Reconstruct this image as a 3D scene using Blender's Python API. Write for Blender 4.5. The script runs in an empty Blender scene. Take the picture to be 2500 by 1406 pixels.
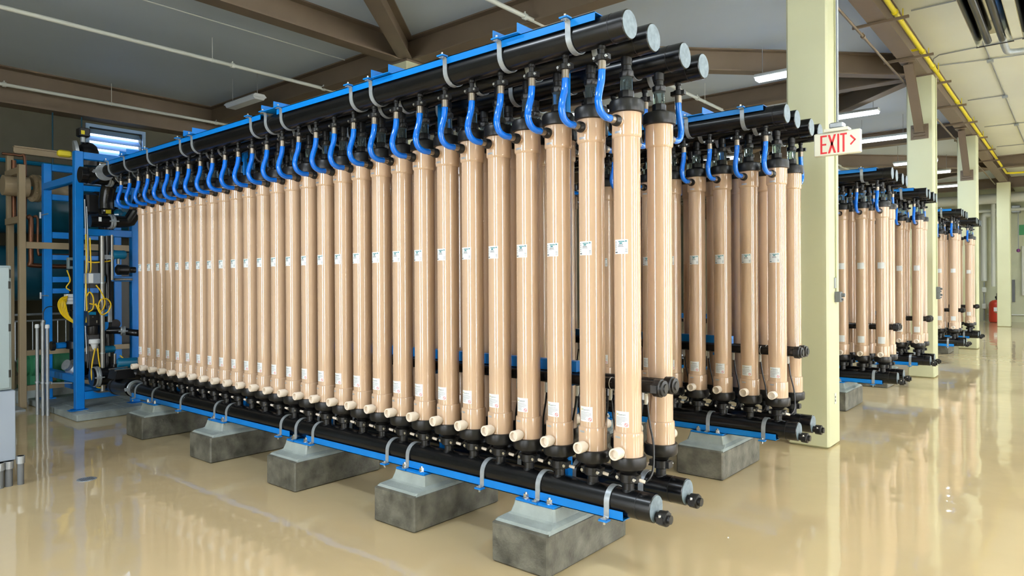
import bpy, math, random
from mathutils import Vector, Matrix
random.seed(7)
R = math.radians
scn = bpy.context.scene
col = scn.collection

# ------------------------------------------------------------------ camera, world, exposure
EYE = 1.88
cam_d = bpy.data.cameras.new('camera')
cam_d.sensor_width = 36.0
cam_d.lens = 36.0 * 1661.5 / 2500.0
cam_d.shift_y = -0.00504
cam_d.clip_start = 0.05
cam_d.clip_end = 200
cam = bpy.data.objects.new('camera', cam_d)
col.objects.link(cam)
cam.matrix_world = (Matrix.Translation((0, 0, EYE)) @ Matrix.Rotation(0.6959, 4, 'Z')
                    @ Matrix.Rotation(R(90), 4, 'X') @ Matrix.Rotation(-0.0053, 4, 'Z'))
scn.camera = cam
world = bpy.data.worlds.new('world')
scn.world = world
world.use_nodes = True
world.node_tree.nodes['Background'].inputs[0].default_value = (0.55, 0.72, 1.0, 1)
world.node_tree.nodes['Background'].inputs[1].default_value = 2.6
vs = scn.view_settings
vs.view_transform = 'Standard'
vs.look = 'None'
vs.gamma = 1
vs.use_curve_mapping = False
vs.exposure = 1.05
cy = scn.cycles
cy.max_bounces = 6
cy.diffuse_bounces = 3
cy.glossy_bounces = 2
cy.transmission_bounces = 4
cy.sample_clamp_indirect = 4.0
cy.caustics_reflective = False
cy.caustics_refractive = False
cy.blur_glossy = 1.0
cy.adaptive_threshold = 0.035
LAMP = 44.0        # watts of each fluorescent lamp
ADDED_WINDOW_FRONT = 125.0  # watts of the unseen windows added behind the photographer
ADDED_WINDOW_RIGHT = 200.0  # watts of the unseen windows added in the right wall

# ------------------------------------------------------------------ materials
def s2l(c):
    return tuple((x / 255 / 12.92 if x / 255 <= .04045 else ((x / 255 + .055) / 1.055) ** 2.4) for x in c)

def mat(name, rgb, rough=0.5, metal=0.0, coat=0.0, noise=0.0, nscale=8.0, bump=0.0, bscale=40.0, emit=0.0, trans=0.0, ior=1.45, spec=0.5, ecol=None):
    m = bpy.data.materials.new(name)
    m.use_nodes = True
    nt = m.node_tree
    b = nt.nodes['Principled BSDF']
    c = s2l(rgb)
    b.inputs['Base Color'].default_value = (*c, 1)
    b.inputs['Roughness'].default_value = rough
    b.inputs['Metallic'].default_value = metal
    b.inputs['Coat Weight'].default_value = coat
    b.inputs['Coat Roughness'].default_value = 0.05
    b.inputs['IOR'].default_value = ior
    b.inputs['Specular IOR Level'].default_value = spec
    b.inputs['Transmission Weight'].default_value = trans
    if emit:
        b.inputs['Emission Color'].default_value = (*(s2l(ecol) if ecol else c), 1)
        b.inputs['Emission Strength'].default_value = emit
    if noise or bump:
        tc = nt.nodes.new('ShaderNodeTexCoord')
        geo = nt.nodes.new('ShaderNodeNewGeometry')
        n = nt.nodes.new('ShaderNodeTexNoise')
        n.inputs['Scale'].default_value = nscale
        n.inputs['Detail'].default_value = 5
        nt.links.new(geo.outputs['Position'], n.inputs['Vector'])
        if noise:
            mx = nt.nodes.new('ShaderNodeMix')
            mx.data_type = 'RGBA'
            mx.inputs[6].default_value = (*[max(0, x * (1 - noise)) for x in c], 1)
            mx.inputs[7].default_value = (*[min(1, x * (1 + noise)) for x in c], 1)
            rp = nt.nodes.new('ShaderNodeMapRange')
            rp.inputs[1].default_value = .3
            rp.inputs[2].default_value = .7
            nt.links.new(n.outputs['Fac'], rp.inputs[0])
            nt.links.new(rp.outputs[0], mx.inputs[0])
            nt.links.new(mx.outputs[2], b.inputs['Base Color'])
        if bump:
            n2 = nt.nodes.new('ShaderNodeTexNoise')
            n2.inputs['Scale'].default_value = bscale
            n2.inputs['Detail'].default_value = 3
            nt.links.new(geo.outputs['Position'], n2.inputs['Vector'])
            bp = nt.nodes.new('ShaderNodeBump')
            bp.inputs['Strength'].default_value = bump
            bp.inputs['Distance'].default_value = 0.02
            nt.links.new(n2.outputs['Fac'], bp.inputs['Height'])
            nt.links.new(bp.outputs[0], b.inputs['Normal'])
    return m

M = {}
M['tube'] = mat('filter_housing_plastic', (207, 177, 149), .1, ior=1.68)
M['port'] = mat('port_plastic', (243, 230, 214), .3)
M['black'] = mat('black_polyethylene', (14, 15, 17), .25, noise=.3, nscale=6)
M['blackm'] = mat('black_moulded_plastic', (18, 18, 19), .38)
M['disc'] = mat('scuffed_pipe_end', (112, 126, 134), .42, noise=.25, nscale=30)
M['blue'] = mat('blue_painted_steel', (0, 124, 212), .35, noise=.05)
M['hose'] = mat('blue_hose_rubber', (0, 108, 220), .12, coat=.5)
M['ferrule'] = mat('nickel_ferrule', (150, 140, 128), .3, .85)
M['galv'] = mat('galvanised_steel', (168, 176, 182), .36, .45, noise=.12, nscale=25)
M['steel'] = mat('stainless_steel', (150, 149, 145), .38, .8)
M['glass'] = mat('clear_sight_glass', (205, 232, 240), .03, trans=.95, ior=1.25)
M['bolt'] = mat('bolt_steel', (205, 205, 202), .25, .9)
M['labelw'] = mat('white_sticker', (236, 240, 242), .3)
M['ink'] = mat('dark_print', (88, 96, 104), .5)
M['inkteal'] = mat('teal_print', (60, 132, 140), .5)
M['red'] = mat('red_print', (208, 42, 50), .5)
M['yellowp'] = mat('yellow_print', (222, 205, 40), .5)
M['silver'] = mat('silver_tape', (200, 205, 210), .3, .5)
M['conc'] = mat('concrete_block', (96, 95, 85), .5, noise=.55, nscale=7, bump=.25, bscale=50)
M['grout'] = mat('grout', (156, 166, 162), .6, noise=.14, nscale=7, bump=.2, bscale=60)
M['padc'] = mat('concrete_pad', (150, 160, 158), .6, noise=.22, nscale=5, bump=.2, bscale=50)
M['column'] = mat('column_paint', (217, 219, 182), .45, noise=.03, nscale=1.5)
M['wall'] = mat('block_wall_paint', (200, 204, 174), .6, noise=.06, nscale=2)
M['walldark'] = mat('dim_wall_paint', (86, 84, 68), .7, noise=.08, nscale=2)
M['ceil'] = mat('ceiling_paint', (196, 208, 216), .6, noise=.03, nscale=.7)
M['ceil_warm'] = mat('warm_lit_ceiling', (224, 227, 212), .6, noise=.03, nscale=.7)  # warm light over the aisle put into the ceiling colour
M['beam'] = mat('taupe_painted_beam', (114, 99, 79), .5, noise=.06, nscale=2)
M['white'] = mat('white_pipe_paint', (222, 226, 216), .4)
M['lampoff'] = mat('lamp_housing', (222, 226, 226), .4)
M['lens'] = mat('lit_lamp_lens', (255, 255, 250), .4, emit=4.0, ecol=(232, 244, 255))
M['yellow'] = mat('yellow_gas_pipe', (238, 220, 22), .35)
M['cable'] = mat('yellow_cable', (240, 200, 24), .4)
M['tan'] = mat('tan_painted_steel', (150, 134, 106), .45)
M['copper'] = mat('copper_pipe', (112, 76, 56), .38, .8)
M['teal'] = mat('teal_vessel_paint', (14, 72, 92), .35)
M['tealb'] = mat('teal_transmitter', (10, 110, 150), .25, coat=.3)
M['green'] = mat('green_pump_paint', (56, 130, 92), .4)
M['cab'] = mat('grey_cabinet_paint', (134, 150, 152), .4)
M['cab2'] = mat('bluegrey_cabinet_paint', (146, 158, 172), .4)
M['conduit'] = mat('galvanised_conduit', (160, 165, 168), .4, .5)
M['pvcgrey'] = mat('grey_pvc', (104, 108, 110), .5)
M['signw'] = mat('sign_plastic', (236, 238, 222), .4)
M['signr'] = mat('sign_red', (214, 46, 52), .5)
M['tankred'] = mat('red_tank_paint', (190, 60, 40), .4)
M['reflector'] = mat('heater_reflector', (190, 192, 180), .12, 1.0)
M['darkmetal'] = mat('dark_tube', (52, 52, 50), .3, .6)
M['louvre'] = mat('louvre_sky_tint', (165, 198, 232), .5)  # blue of the sky light put into the louvre colour
M['winframe'] = mat('window_frame_paint', (160, 150, 120), .5)
M['glowf'] = mat('added_glow_pane_front', (255, 255, 255), .3, emit=2.0, ecol=(240, 246, 255))  # glowing panes of the added windows
M['glowr'] = mat('added_glow_pane_right', (255, 255, 255), .3, emit=2.0, ecol=(244, 246, 255))
M['purple'] = mat('purple_valve', (120, 60, 120), .4)
M['signg'] = mat('green_sign', (70, 150, 100), .5)

for k in ('lens', 'glowf', 'glowr'):
    M[k].cycles.emission_sampling = 'NONE'

# glossy wet-look epoxy floor
def floor_mat():
    m = mat('epoxy_floor', (215, 193, 150), .045, coat=.0, spec=.75, noise=.05, nscale=.5)
    nt = m.node_tree
    b = nt.nodes['Principled BSDF']
    geo = nt.nodes.new('ShaderNodeNewGeometry')
    n = nt.nodes.new('ShaderNodeTexNoise')
    n.inputs['Scale'].default_value = 2.2
    n.inputs['Detail'].default_value = 2
    bp = nt.nodes.new('ShaderNodeBump')
    bp.inputs['Strength'].default_value = .22
    bp.inputs['Distance'].default_value = .02
    nt.links.new(geo.outputs['Position'], n.inputs['Vector'])
    nt.links.new(n.outputs['Fac'], bp.inputs['Height'])
    nt.links.new(bp.outputs[0], b.inputs['Normal'])
    return m
M['floor'] = floor_mat()

# ------------------------------------------------------------------ mesh builder
class MB:
    def __init__(s):
        s.v = []
        s.f = []
    def add(s, v, f):
        o = len(s.v)
        s.v += [tuple(p) for p in v]
        s.f += [tuple(i + o for i in q) for q in f]
        return s
    def box(s, x0, x1, y0, y1, z0, z1):
        v = [(x0, y0, z0), (x1, y0, z0), (x1, y1, z0), (x0, y1, z0), (x0, y0, z1), (x1, y0, z1), (x1, y1, z1), (x0, y1, z1)]
        return s.add(v, [(3, 2, 1, 0), (4, 5, 6, 7), (0, 1, 5, 4), (1, 2, 6, 5), (2, 3, 7, 6), (3, 0, 4, 7)])
    def bbox(s, x0, x1, y0, y1, z0, z1, c=.004):
        # box with chamfered vertical and top edges (octagonal section, inset top and bottom)
        def ring(i, z):
            return [(x0 + i + c, y0 + i, z), (x1 - i - c, y0 + i, z), (x1 - i, y0 + i + c, z), (x1 - i, y1 - i - c, z),
                    (x1 - i - c, y1 - i, z), (x0 + i + c, y1 - i, z), (x0 + i, y1 - i - c, z), (x0 + i, y0 + i + c, z)]
        return s.loft([ring(c, z0), ring(0, z0 + c), ring(0, z1 - c), ring(c, z1)])
    def loft(s, rings, cap0=True, cap1=True, closed=True):
        n = len(rings[0])
        v = [p for r in rings for p in r]
        f = []
        for k in range(len(rings) - 1):
            for i in range(n if closed else n - 1):
                j = (i + 1) % n
                f.append((k * n + i, k * n + j, (k + 1) * n + j, (k + 1) * n + i))
        if cap0:
            f.append(tuple(range(n - 1, -1, -1)))
        if cap1:
            f.append(tuple((len(rings) - 1) * n + i for i in range(n)))
        return s.add(v, f)
    def lathe(s, prof, n=20, c=(0, 0, 0), d=(0, 0, 1), caps=True, ph=0.0):
        d = Vector(d).normalized()
        u = Vector((1, 0, 0)) if abs(d.x) < .9 else Vector((0, 1, 0))
        u = (u - d * u.dot(d)).normalized()
        w = d.cross(u)
        c = Vector(c)
        rings = []
        for r, h in prof:
            rings.append([c + d * h + (u * math.cos(ph + 2 * math.pi * i / n) + w * math.sin(ph + 2 * math.pi * i / n)) * r for i in range(n)])
        return s.loft(rings, caps, caps)
    def cyl(s, p0, p1, r, r1=None, n=16):
        p0 = Vector(p0)
        p1 = Vector(p1)
        L = (p1 - p0).length
        return s.lathe([(r, 0), (r if r1 is None else r1, L)], n, p0, p1 - p0)
    def tube(s, pts, r, n=10, caps=True):
        P = [Vector(p) for p in pts]
        rings = []
        ref = None
        for i, p in enumerate(P):
            t = (P[min(i + 1, len(P) - 1)] - P[max(i - 1, 0)]).normalized()
            if ref is None:
                a = Vector((0, 0, 1)) if abs(t.z) < .9 else Vector((1, 0, 0))
                ref = (a - t * a.dot(t)).normalized()
            else:
                ref = (ref - t * ref.dot(t)).normalized()
            w = t.cross(ref)
            rings.append([p + (ref * math.cos(2 * math.pi * k / n) + w * math.sin(2 * math.pi * k / n)) * r for k in range(n)])
        return s.loft(rings, caps, caps)
    def prism(s, poly, axis, a0, a1):
        def P(q, a):
            if axis == 'x': return (a, q[0], q[1])
            if axis == 'y': return (q[0], a, q[1])
            return (q[0], q[1], a)
        return s.loft([[P(q, a0) for q in poly], [P(q, a1) for q in poly]])
    def band(s, path, t, x0, x1):
        # flat strap: path of (y, z) with thickness t, extruded from x0 to x1
        P = [Vector(p) for p in path]
        out = []
        for i, p in enumerate(P):
            d = (P[min(i + 1, len(P) - 1)] - P[max(i - 1, 0)]).normalized()
            out.append(p + Vector((-d.y, d.x)) * t)
        rings = []
        for a, b in zip(P, out):
            rings.append([(x0, a.x, a.y), (x1, a.x, a.y), (x1, b.x, b.y), (x0, b.x, b.y)])
        return s.loft(rings)
    def mesh(s, name, m, angle=38, off=(0, 0, 0)):
        me = bpy.data.meshes.new(name)
        v = [(p[0] + off[0], p[1] + off[1], p[2] + off[2]) for p in s.v]
        me.from_pydata(v, [], s.f)
        me.materials.append(m)
        import bmesh
        bm = bmesh.new()
        bm.from_mesh(me)
        bmesh.ops.recalc_face_normals(bm, faces=bm.faces)
        bm.to_mesh(me)
        bm.free()
        me.polygons.foreach_set('use_smooth', [True] * len(me.polygons))
        me.set_sharp_from_angle(angle=R(angle))
        me.update()
        return me
    def build(s, name, m, parent=None, angle=38, off=(0, 0, 0)):
        return obj(name, s.mesh(name, m, angle, off), parent)

def obj(name, me, parent=None, loc=(0, 0, 0), rz=0.0):
    o = bpy.data.objects.new(name, me)
    col.objects.link(o)
    o.location = loc
    if rz:
        o.rotation_euler = (0, 0, rz)
    if parent is not None:
        o.parent = parent
    return o

def tag(o, label=None, cat=None, group=None, kind=None):
    if label: o['label'] = label
    if cat: o['category'] = cat
    if group: o['group'] = group
    if kind: o['kind'] = kind
    return o

def thing(name, label, cat, loc=(0, 0, 0), rz=0.0, group=None):
    return tag(obj(name, None, None, loc, rz), label, cat, group)

def struct(name, mb, m, parent=None, angle=38):
    o = mb.build(name, m, parent, angle)
    if parent is None:
        o['kind'] = 'structure'
    return o

def smooth(pts, n=8):
    # Catmull-Rom through points
    P = [Vector(p) for p in pts]
    P = [P[0] * 2 - P[1]] + P + [P[-1] * 2 - P[-2]]
    out = []
    for i in range(1, len(P) - 2):
        for k in range(n):
            t = k / n
            a, b, c, d = P[i - 1], P[i], P[i + 1], P[i + 2]
            out.append(.5 * ((2 * b) + (c - a) * t + (2 * a - 5 * b + 4 * c - d) * t * t + (3 * b - a - 3 * c + d) * t ** 3))
    out.append(P[-2])
    return out

def text_mesh(body, size, name, m, bold=False):
    cu = bpy.data.curves.new(name, 'FONT')
    cu.body = body
    cu.size = size
    cu.align_x = 'CENTER'
    cu.align_y = 'CENTER'
    cu.resolution_u = 3
    if bold: cu.offset = size * .02
    o = bpy.data.objects.new(name, cu)
    col.objects.link(o)
    me = bpy.data.meshes.new_from_object(o)
    bpy.data.objects.remove(o)
    v = [tuple(p.co) for p in me.vertices]
    f = [tuple(p.vertices) for p in me.polygons]
    return v, f

def area(name, w_, h_, watts, rgb, parent, loc, rot):
    # rectangular light for an added window or a lamp; shines along its local -z
    d = bpy.data.lights.new(name, 'AREA')
    d.shape = 'RECTANGLE'
    d.size = w_
    d.size_y = h_
    d.energy = watts
    d.color = s2l(rgb)
    o = bpy.data.objects.new(name, d)
    col.objects.link(o)
    o.location = loc
    o.rotation_euler = rot
    o.parent = parent
    return o

ORD = ['', 'first', 'second', 'third', 'fourth', 'fifth', 'sixth', 'seventh', 'eighth', 'ninth', 'tenth', 'eleventh', 'twelfth', 'thirteenth',
       'fourteenth', 'fifteenth', 'sixteenth', 'seventeenth', 'eighteenth', 'nineteenth', 'twentieth', 'twenty-first', 'twenty-second',
       'twenty-third', 'twenty-fourth', 'twenty-fifth', 'twenty-sixth', 'twenty-seventh', 'twenty-eighth']

# ------------------------------------------------------------------ the room
ZC = 6.3          # ceiling
ZB = 5.87         # underside of the girders and top of the columns
CX, DX, EXX = -2.385, -9.395, -16.6
GY = [1.15, 8.32, 15.46, 22.61]
fl = struct('floor', MB().box(-17.2, 6.6, -5.2, 38.2, -.12, 0), M['floor'])
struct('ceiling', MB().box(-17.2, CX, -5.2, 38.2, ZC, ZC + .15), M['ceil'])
struct('ceiling_aisle', MB().box(CX, 6.6, -5.2, 38.2, ZC, ZC + .15), M['ceil_warm'])
struct('wall_back', MB().box(-17.2, 6.6, 38.0, 38.2, 0, ZC), M['wall'])
# left wall with the louvre opening
wl = MB()
LY0, LY1, LZ0, LZ1 = 5.62, 6.74, 4.3, 5.42
wl.box(-17.2, -17.0, -5.2, LY0, 0, ZC).box(-17.2, -17.0, LY1, 38.0, 0, ZC).box(-17.2, -17.0, LY0, LY1, 0, LZ0).box(-17.2, -17.0, LY0, LY1, LZ1, ZC)
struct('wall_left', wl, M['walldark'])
lv = thing('wall_louvre', 'blue-white slatted louvre vent high in the dark left wall', 'vent', (-17.0, (LY0 + LY1) / 2, LZ0))
lo = (17.0, -(LY0 + LY1) / 2, -LZ0)
MB().box(-17.04, -16.95, LY0 - .07, LY0, LZ0 - .07, LZ1 + .07).box(-17.04, -16.95, LY1, LY1 + .07, LZ0 - .07, LZ1 + .07).box(-17.04, -16.95, LY0, LY1, LZ1, LZ1 + .07).box(-17.04, -16.95, LY0, LY1, LZ0 - .07, LZ0).build('frame', M['louvre'], lv, off=lo)
bl = MB().prism([(-17.17, .13), (-17.155, .14), (-17.0, .01), (-17.015, 0)], 'y', LY0 + .005, LY1 - .005).mesh('blade', M['louvre'], off=(17.0, lo[1], 0))
for k in range(7):
    obj('blade', bl, lv, (0, 0, .01 + k * .162))

# walls behind and beside the photographer, with unseen tall windows added as light sources
def wall_with_added_windows(name, axis, c0, c1, spans, lo_, hi_, z0, z1, pane_m, first, watts):
    w = MB()
    def bx(a0, a1, za, zb):
        if axis == 'y': w.box(a0, a1, c0, c1, za, zb)
        else: w.box(c0, c1, a0, a1, za, zb)
    prev = lo_
    for a, b in spans:
        bx(prev, a, 0, ZC)
        bx(a, b, 0, z0)
        bx(a, b, z1, ZC)
        prev = b
    bx(prev, hi_, 0, ZC)
    struct(name, w, M['wall'])
    for k, (a, b) in enumerate(spans):
        root = obj('window_%d' % (first + k), None)
        root['kind'] = 'structure'
        p, f = MB(), MB()
        cm = (c0 + c1) / 2
        for (q0, q1, za, zb) in ((a, a + .04, z0, z1), (b - .04, b, z0, z1), (a, b, z0, z0 + .04), (a, b, z1 - .04, z1), (a, b, (z0 + z1) / 2 - .02, (z0 + z1) / 2 + .02)):
            if axis == 'y': f.box(q0, q1, cm - .04, cm + .04, za, zb)
            else: f.box(cm - .04, cm + .04, q0, q1, za, zb)
        if axis == 'y': p.box(a, b, cm - .012, cm + .012, z0, z1)
        else: p.box(cm - .012, cm + .012, a, b, z0, z1)
        f.build('window_frame', M['winframe'], root)
        p.build('pane', pane_m, root)
        zc, hh = (z0 + z1) / 2, z1 - z0
        if axis == 'y': area('added_window_light', b - a, hh, watts, (240, 246, 255), root, ((a + b) / 2, c1 + .01, zc), (R(90), 0, 0))
        else: area('added_window_light', b - a, hh, watts, (244, 246, 255), root, (c0 - .01, (a + b) / 2, zc), (R(90), 0, R(-90)))
wall_with_added_windows('wall_front', 'y', -5.2, -5.0, [(-5.6, -4.8), (-1.6, -.8)], -17.2, 6.6, .25, 4.6, M['glowf'], 1, ADDED_WINDOW_FRONT)
wall_with_added_windows('wall_right', 'x', 6.4, 6.6, [(.4, 1.2), (4.2, 5.0), (7.6, 8.4), (14.4, 15.2), (21.4, 22.2), (28.4, 29.2)], -5.0, 38.0, .25, 4.6, M['glowr'], 3, ADDED_WINDOW_RIGHT)

def ibeam(name, p0, p1, z0, z1, w, idx, m=None):
    a = Vector(p0)
    b = Vector(p1)
    L = (b - a).length
    mb = MB()
    mb.box(0, L, -w / 2, w / 2, z0, z0 + .025).box(0, L, -.008, .008, z0 + .025, z1 - .025).box(0, L, -w / 2, w / 2, z1 - .025, z1)
    o = struct(name, mb, M['beam'])
    o.location = (a.x, a.y, 0)
    o.rotation_euler = (0, 0, math.atan2(b.y - a.y, b.x - a.x))
    return o
n = 1
for x in (CX, DX):
    ibeam('trim_%d' % n, (x, -5.0), (x, 38.0), ZB, ZC, .27, n); n += 1
struct('trim_%d' % n, MB().box(-17.0, -16.55, -5, 38, 5.55, 5.59).box(-16.8, -16.76, -5, 38, 5.59, ZC).box(-17.0, -16.55, -5, 38, ZC - .03, ZC), M['beam']); n += 1
for y in GY + [29.8, 36.2]:
    ibeam('trim_%d' % n, (-16.8, y), (CX if y < 29 else 6.4, y), ZB + .004, ZC - .001, .27, n); n += 1
for a, b in (((DX, 8.32), (CX, -.56)), ((DX, 8.32), (CX, 15.46)), ((CX, 15.46), (DX, 22.61)), ((DX, 22.61), (CX, 29.8)), ((CX, 29.8), (DX, 36.2))):
    ibeam('trim_%d' % n, a, b, ZB + .008, ZC - .002, .24, n); n += 1

def column(x, y, label, cut=0, tag_='column'):
    h = .225
    root = thing('column', label, 'column', (x, y, 0))
    MB().bbox(-h, h, -h, h, 0, ZB, .022).build('shaft', M['column'], root)
    MB().box(-h - .03, h + .03, -h - .03, h + .03, ZB - .03, ZB - .002).build('bearing_plate', M['beam'], root)
    return root
c1 = column(CX, 8.32, 'pale cream square column behind the second rack, beside the exit sign')
c2 = column(CX, 15.46, 'pale cream square column with diagonal brown brace behind the fourth rack')
c3 = column(CX, 22.61, 'pale cream square column with diagonal brace behind the sixth rack')
c4 = column(CX, 34.1, 'farthest pale cream column near the red tank')
column(DX, 8.32, 'cream column top showing above the nearest rack under crossing beams')
# recessed seam and fittings on the first column
MB().box(.215, .24, -.006, .11, 1.80, 1.92).build('switch_plate', M['conduit'], c1)
for cc, dy, z in ((c1, .06, 1.70), (c2, .06, 1.70), (c2, .06, 1.58)):
    sw = obj('switch_box', MB().bbox(.226, .29, dy - .045, dy + .045, z - .06, z + .06, .006).mesh('switch_box', M['pvcgrey']), cc)
    MB().cyl((.29, dy, z + .02), (.325, dy, z + .02), .02, n=12).cyl((.29, dy, z - .03), (.31, dy, z - .03), .012, n=10).build('switch_handle', M['pvcgrey'], sw)
MB().cyl((.238, .06, 1.76), (.238, .06, ZB - .03), .011, n=8).build('conduit', M['column'], c1)
MB().cyl((.238, .06, 1.76), (.238, .06, ZB - .03), .011, n=8).build('conduit', M['column'], c2)
MB().box(.226, .232, -.02, .05, .48, .6).build('outlet_cover', M['signw'], c1)
MB().box(.232, .235, -.005, .01, .545, .57).box(.232, .235, -.005, .01, .505, .53).build('outlet_slot', M['blackm'], c1)

# knee braces of the columns
def knee(y, label):
    r = thing('knee_brace', label, 'brace', (CX, y - .225, 4.75), group='brown knee braces under the girder')
    a, b = Vector((0, -.03, .05)), Vector((0, -1.12, 1.085))
    d = (b - a).normalized()
    nrm = Vector((0, d.z, -d.y))
    mb = MB()
    for x0, x1, s0, s1 in ((-.075, .075, -.055, -.04), (-.075, .075, .04, .055), (-.008, .008, -.04, .04)):
        ring = lambda p: [p + Vector((x0, 0, 0)) + nrm * s0, p + Vector((x1, 0, 0)) + nrm * s0, p + Vector((x1, 0, 0)) + nrm * s1, p + Vector((x0, 0, 0)) + nrm * s1]
        mb.loft([ring(a), ring(b)])
    mb.build('strut', M['beam'], r)
    MB().box(-.15, .15, -.02, 0, -.12, .16).box(-.1, .1, -.07, -.02, .0, .012).box(-.1, .1, -.07, -.02, -.06, -.048).build('foot_plate', M['beam'], r)
    bo = MB().cyl((0, -.02, 0), (0, -.035, 0), .014, n=6).mesh('bolt', M['beam'])
    for x in (-.12, .12):
        for z in (-.08, .11):
            obj('bolt', bo, r, (x, 0, z))
    MB().box(-.13, .13, -1.26, -.98, 1.09, 1.105).build('head_plate', M['beam'], r)
knee(15.46, 'brown knee brace on the middle column beside the yellow pipe')
knee(22.61, 'smaller brown knee brace on the farther column')

# ------------------------------------------------------------------ lamps
def lamp(x, y, label, lit, L=1.24, group='hanging fluorescent lamps'):
    r = thing('fluorescent_lamp', label, 'lamp', (x, y, 5.7), group=group)
    MB().prism([(-.15, 0.035), (-.1, .085), (.1, .085), (.15, .035), (.145, .02), (-.145, .02)], 'x', -L / 2, L / 2).build('housing', M['lampoff'], r)
    MB().prism([(-.135, .02), (.135, .02), (.1, -.03), (-.1, -.03)], 'x', -L / 2 + .02, L / 2 - .02).build('lens', M['lens'] if lit else M['lampoff'], r)
    if lit:
        area('lamp_light', L - .06, .2, LAMP, (232, 244, 255), r, (0, 0, -.034), (0, 0, 0))
    for s in (-1, 1):
        MB().cyl((s * .5, 0, .08), (s * .5, 0, .598), .006, n=6).build('hanger_rod', M['conduit'], r)
    return r
lamp(-13.5, 7.41, 'unlit white fluorescent lamp above the left end of the nearest rack', False, 1.2)
for x, y, l in ((-4.09, 12.9, 'lit fluorescent lamp just left of the first column'), (-4.09, 17.1, 'lit fluorescent lamp just above the exit sign'),
                (-4.09, 20.5, 'lit fluorescent lamp right of the exit sign lettering'), (-4.09, 25.3, 'small far lit lamp left of the middle column'),
                (-4.09, 28.1, 'small far lit lamp between the middle and farther columns'),
                (-8.62, 12.9, 'lit lamp glinting behind the nearest rack\'s hoses'), (-8.62, 20.5, 'lit lamp glinting behind the second rack\'s hoses'),
                (-4.09, 32.5, 'farthest lit lamp beyond the farther column')):
    lamp(x, y, l, True)
for k, (x, y) in enumerate(((-4.7, .9), (1.9, 1.4), (1.9, 6.2), (1.9, 9.6), (1.9, 12.9), (1.9, 16.6), (1.9, 20.5), (1.9, 24.0), (1.9, 27.5), (1.9, 31.0))):  # unseen lamps added out of view to brighten the aisle and racks
    lamp(x, y, 'added unseen fluorescent fill lamp overhead, %s of its row' % ORD[k + 1], True, group='added fill lamps over the open aisle')

# ------------------------------------------------------------------ filter module prototype (axis at x=y=0, faces -y, z above the floor)
BZ = .56
OFF = (0, 0, -BZ)
SPEC = []          # (name, mesh, index of parent part or None, detail level)
def part(name, mb, m, par=None, lvl=2, angle=38):
    me = mb if isinstance(mb, bpy.types.Mesh) else mb.mesh(name, m, angle, OFF)
    SPEC.append((name, me, par, lvl))
    return len(SPEC) - 1
TR = .0825
part('housing', MB().lathe([(TR, .78), (TR, 2.95)], 40), M['tube'])
part('sleeve', MB().lathe([(.084, 2.780), (.0915, 2.790), (.0925, 2.80), (.0925, 2.955)], 40).cyl((0, -.08, 2.872), (0, -.118, 2.872), .027, n=16), M['tube'])
sl = part('sleeve', MB().lathe([(.0925, .775), (.0925, .93), (.0905, .944), (.084, .950)], 40), M['tube'])
part('end_cap', MB().lathe([(.098, 2.932), (.109, 2.937), (.110, 2.95), (.110, 3.0), (.102, 3.014), (.06, 3.02), (.045, 3.035)], 32), M['blackm'])
part('end_cap', MB().lathe([(.05, .692), (.07, .713), (.104, .722), (.1115, .735), (.1115, .785), (.108, .797), (.098, .799)], 32), M['blackm'])
pp = part('drain_port', MB().lathe([(.026, .07), (.026, .105), (.036, .11), (.037, .172), (.034, .176), (.0275, .176), (.0265, .15)], 24, (0, 0, .832), (0, -1, 0)), M['port'])
ng = part('neck', MB().lathe([(.044, .70), (.044, .69), (.035, .68), (.035, .585), (.045, .575), (.047, .562)], 20), M['blackm'])
cl = part('clamp', MB().lathe([(.046, .628), (.056, .634), (.056, .682), (.046, .688)], 20).box(-.072, -.045, -.03, .03, .636, .68).box(.045, .072, -.03, .03, .636, .68), M['blackm'])
part('clamp_bolt', MB().cyl((-.06, -.03, .657), (-.06, -.042, .657), .011, n=8).cyl((.06, -.03, .657), (.06, -.042, .657), .011, n=8), M['bolt'], cl, 1)
# top connection with the clear sight glass
part('union_nut', MB().lathe([(.04, 3.03), (.048, 3.034), (.048, 3.072), (.044, 3.078)], 8), M['blackm'])
part('sight_glass', MB().lathe([(.038, 3.076), (.038, 3.164)], 24), M['glass'])
part('union_nut', MB().lathe([(.044, 3.162), (.047, 3.166), (.047, 3.196), (.036, 3.204)], 8), M['blackm'])
part('riser', MB().lathe([(.030, 3.2), (.030, 3.235), (.034, 3.24), (.034, 3.30)], 20), M['blackm'])
# blue hose and its fittings; the outer header runs at y = -0.286
hp = smooth([(0, -.286, 3.185), (0, -.286, 3.14), (0, -.296, 3.07), (0, -.32, 3.0), (0, -.328, 2.945), (0, -.305, 2.895), (0, -.255, 2.872), (0, -.205, 2.872), (0, -.17, 2.872)], 5)
hs = part('hose', MB().tube(hp, .0222, 14), M['hose'])
part('ferrule', MB().lathe([(.0245, 3.145), (.0245, 3.196), (.02, 3.2)], 16, (0, -.286, 0)), M['ferrule'], hs)
part('ferrule', MB().lathe([(.0245, .152), (.0245, .198)], 16, (0, 0, 2.872), (0, -1, 0)), M['ferrule'], hs)
part('coupling', MB().lathe([(.03, .112), (.0355, .116), (.0355, .138), (.03, .145), (.028, .158)], 18, (0, 0, 2.872), (0, -1, 0)), M['blackm'])
hc = part('hose_clamp', MB().lathe([(.026, 3.196), (.034, 3.2), (.034, 3.23), (.026, 3.235)], 16, (0, -.286, 0)).box(-.052, -.03, -.302, -.270, 3.2, 3.23).box(.03, .052, -.302, -.270, 3.2, 3.23), M['blackm'])
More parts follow.
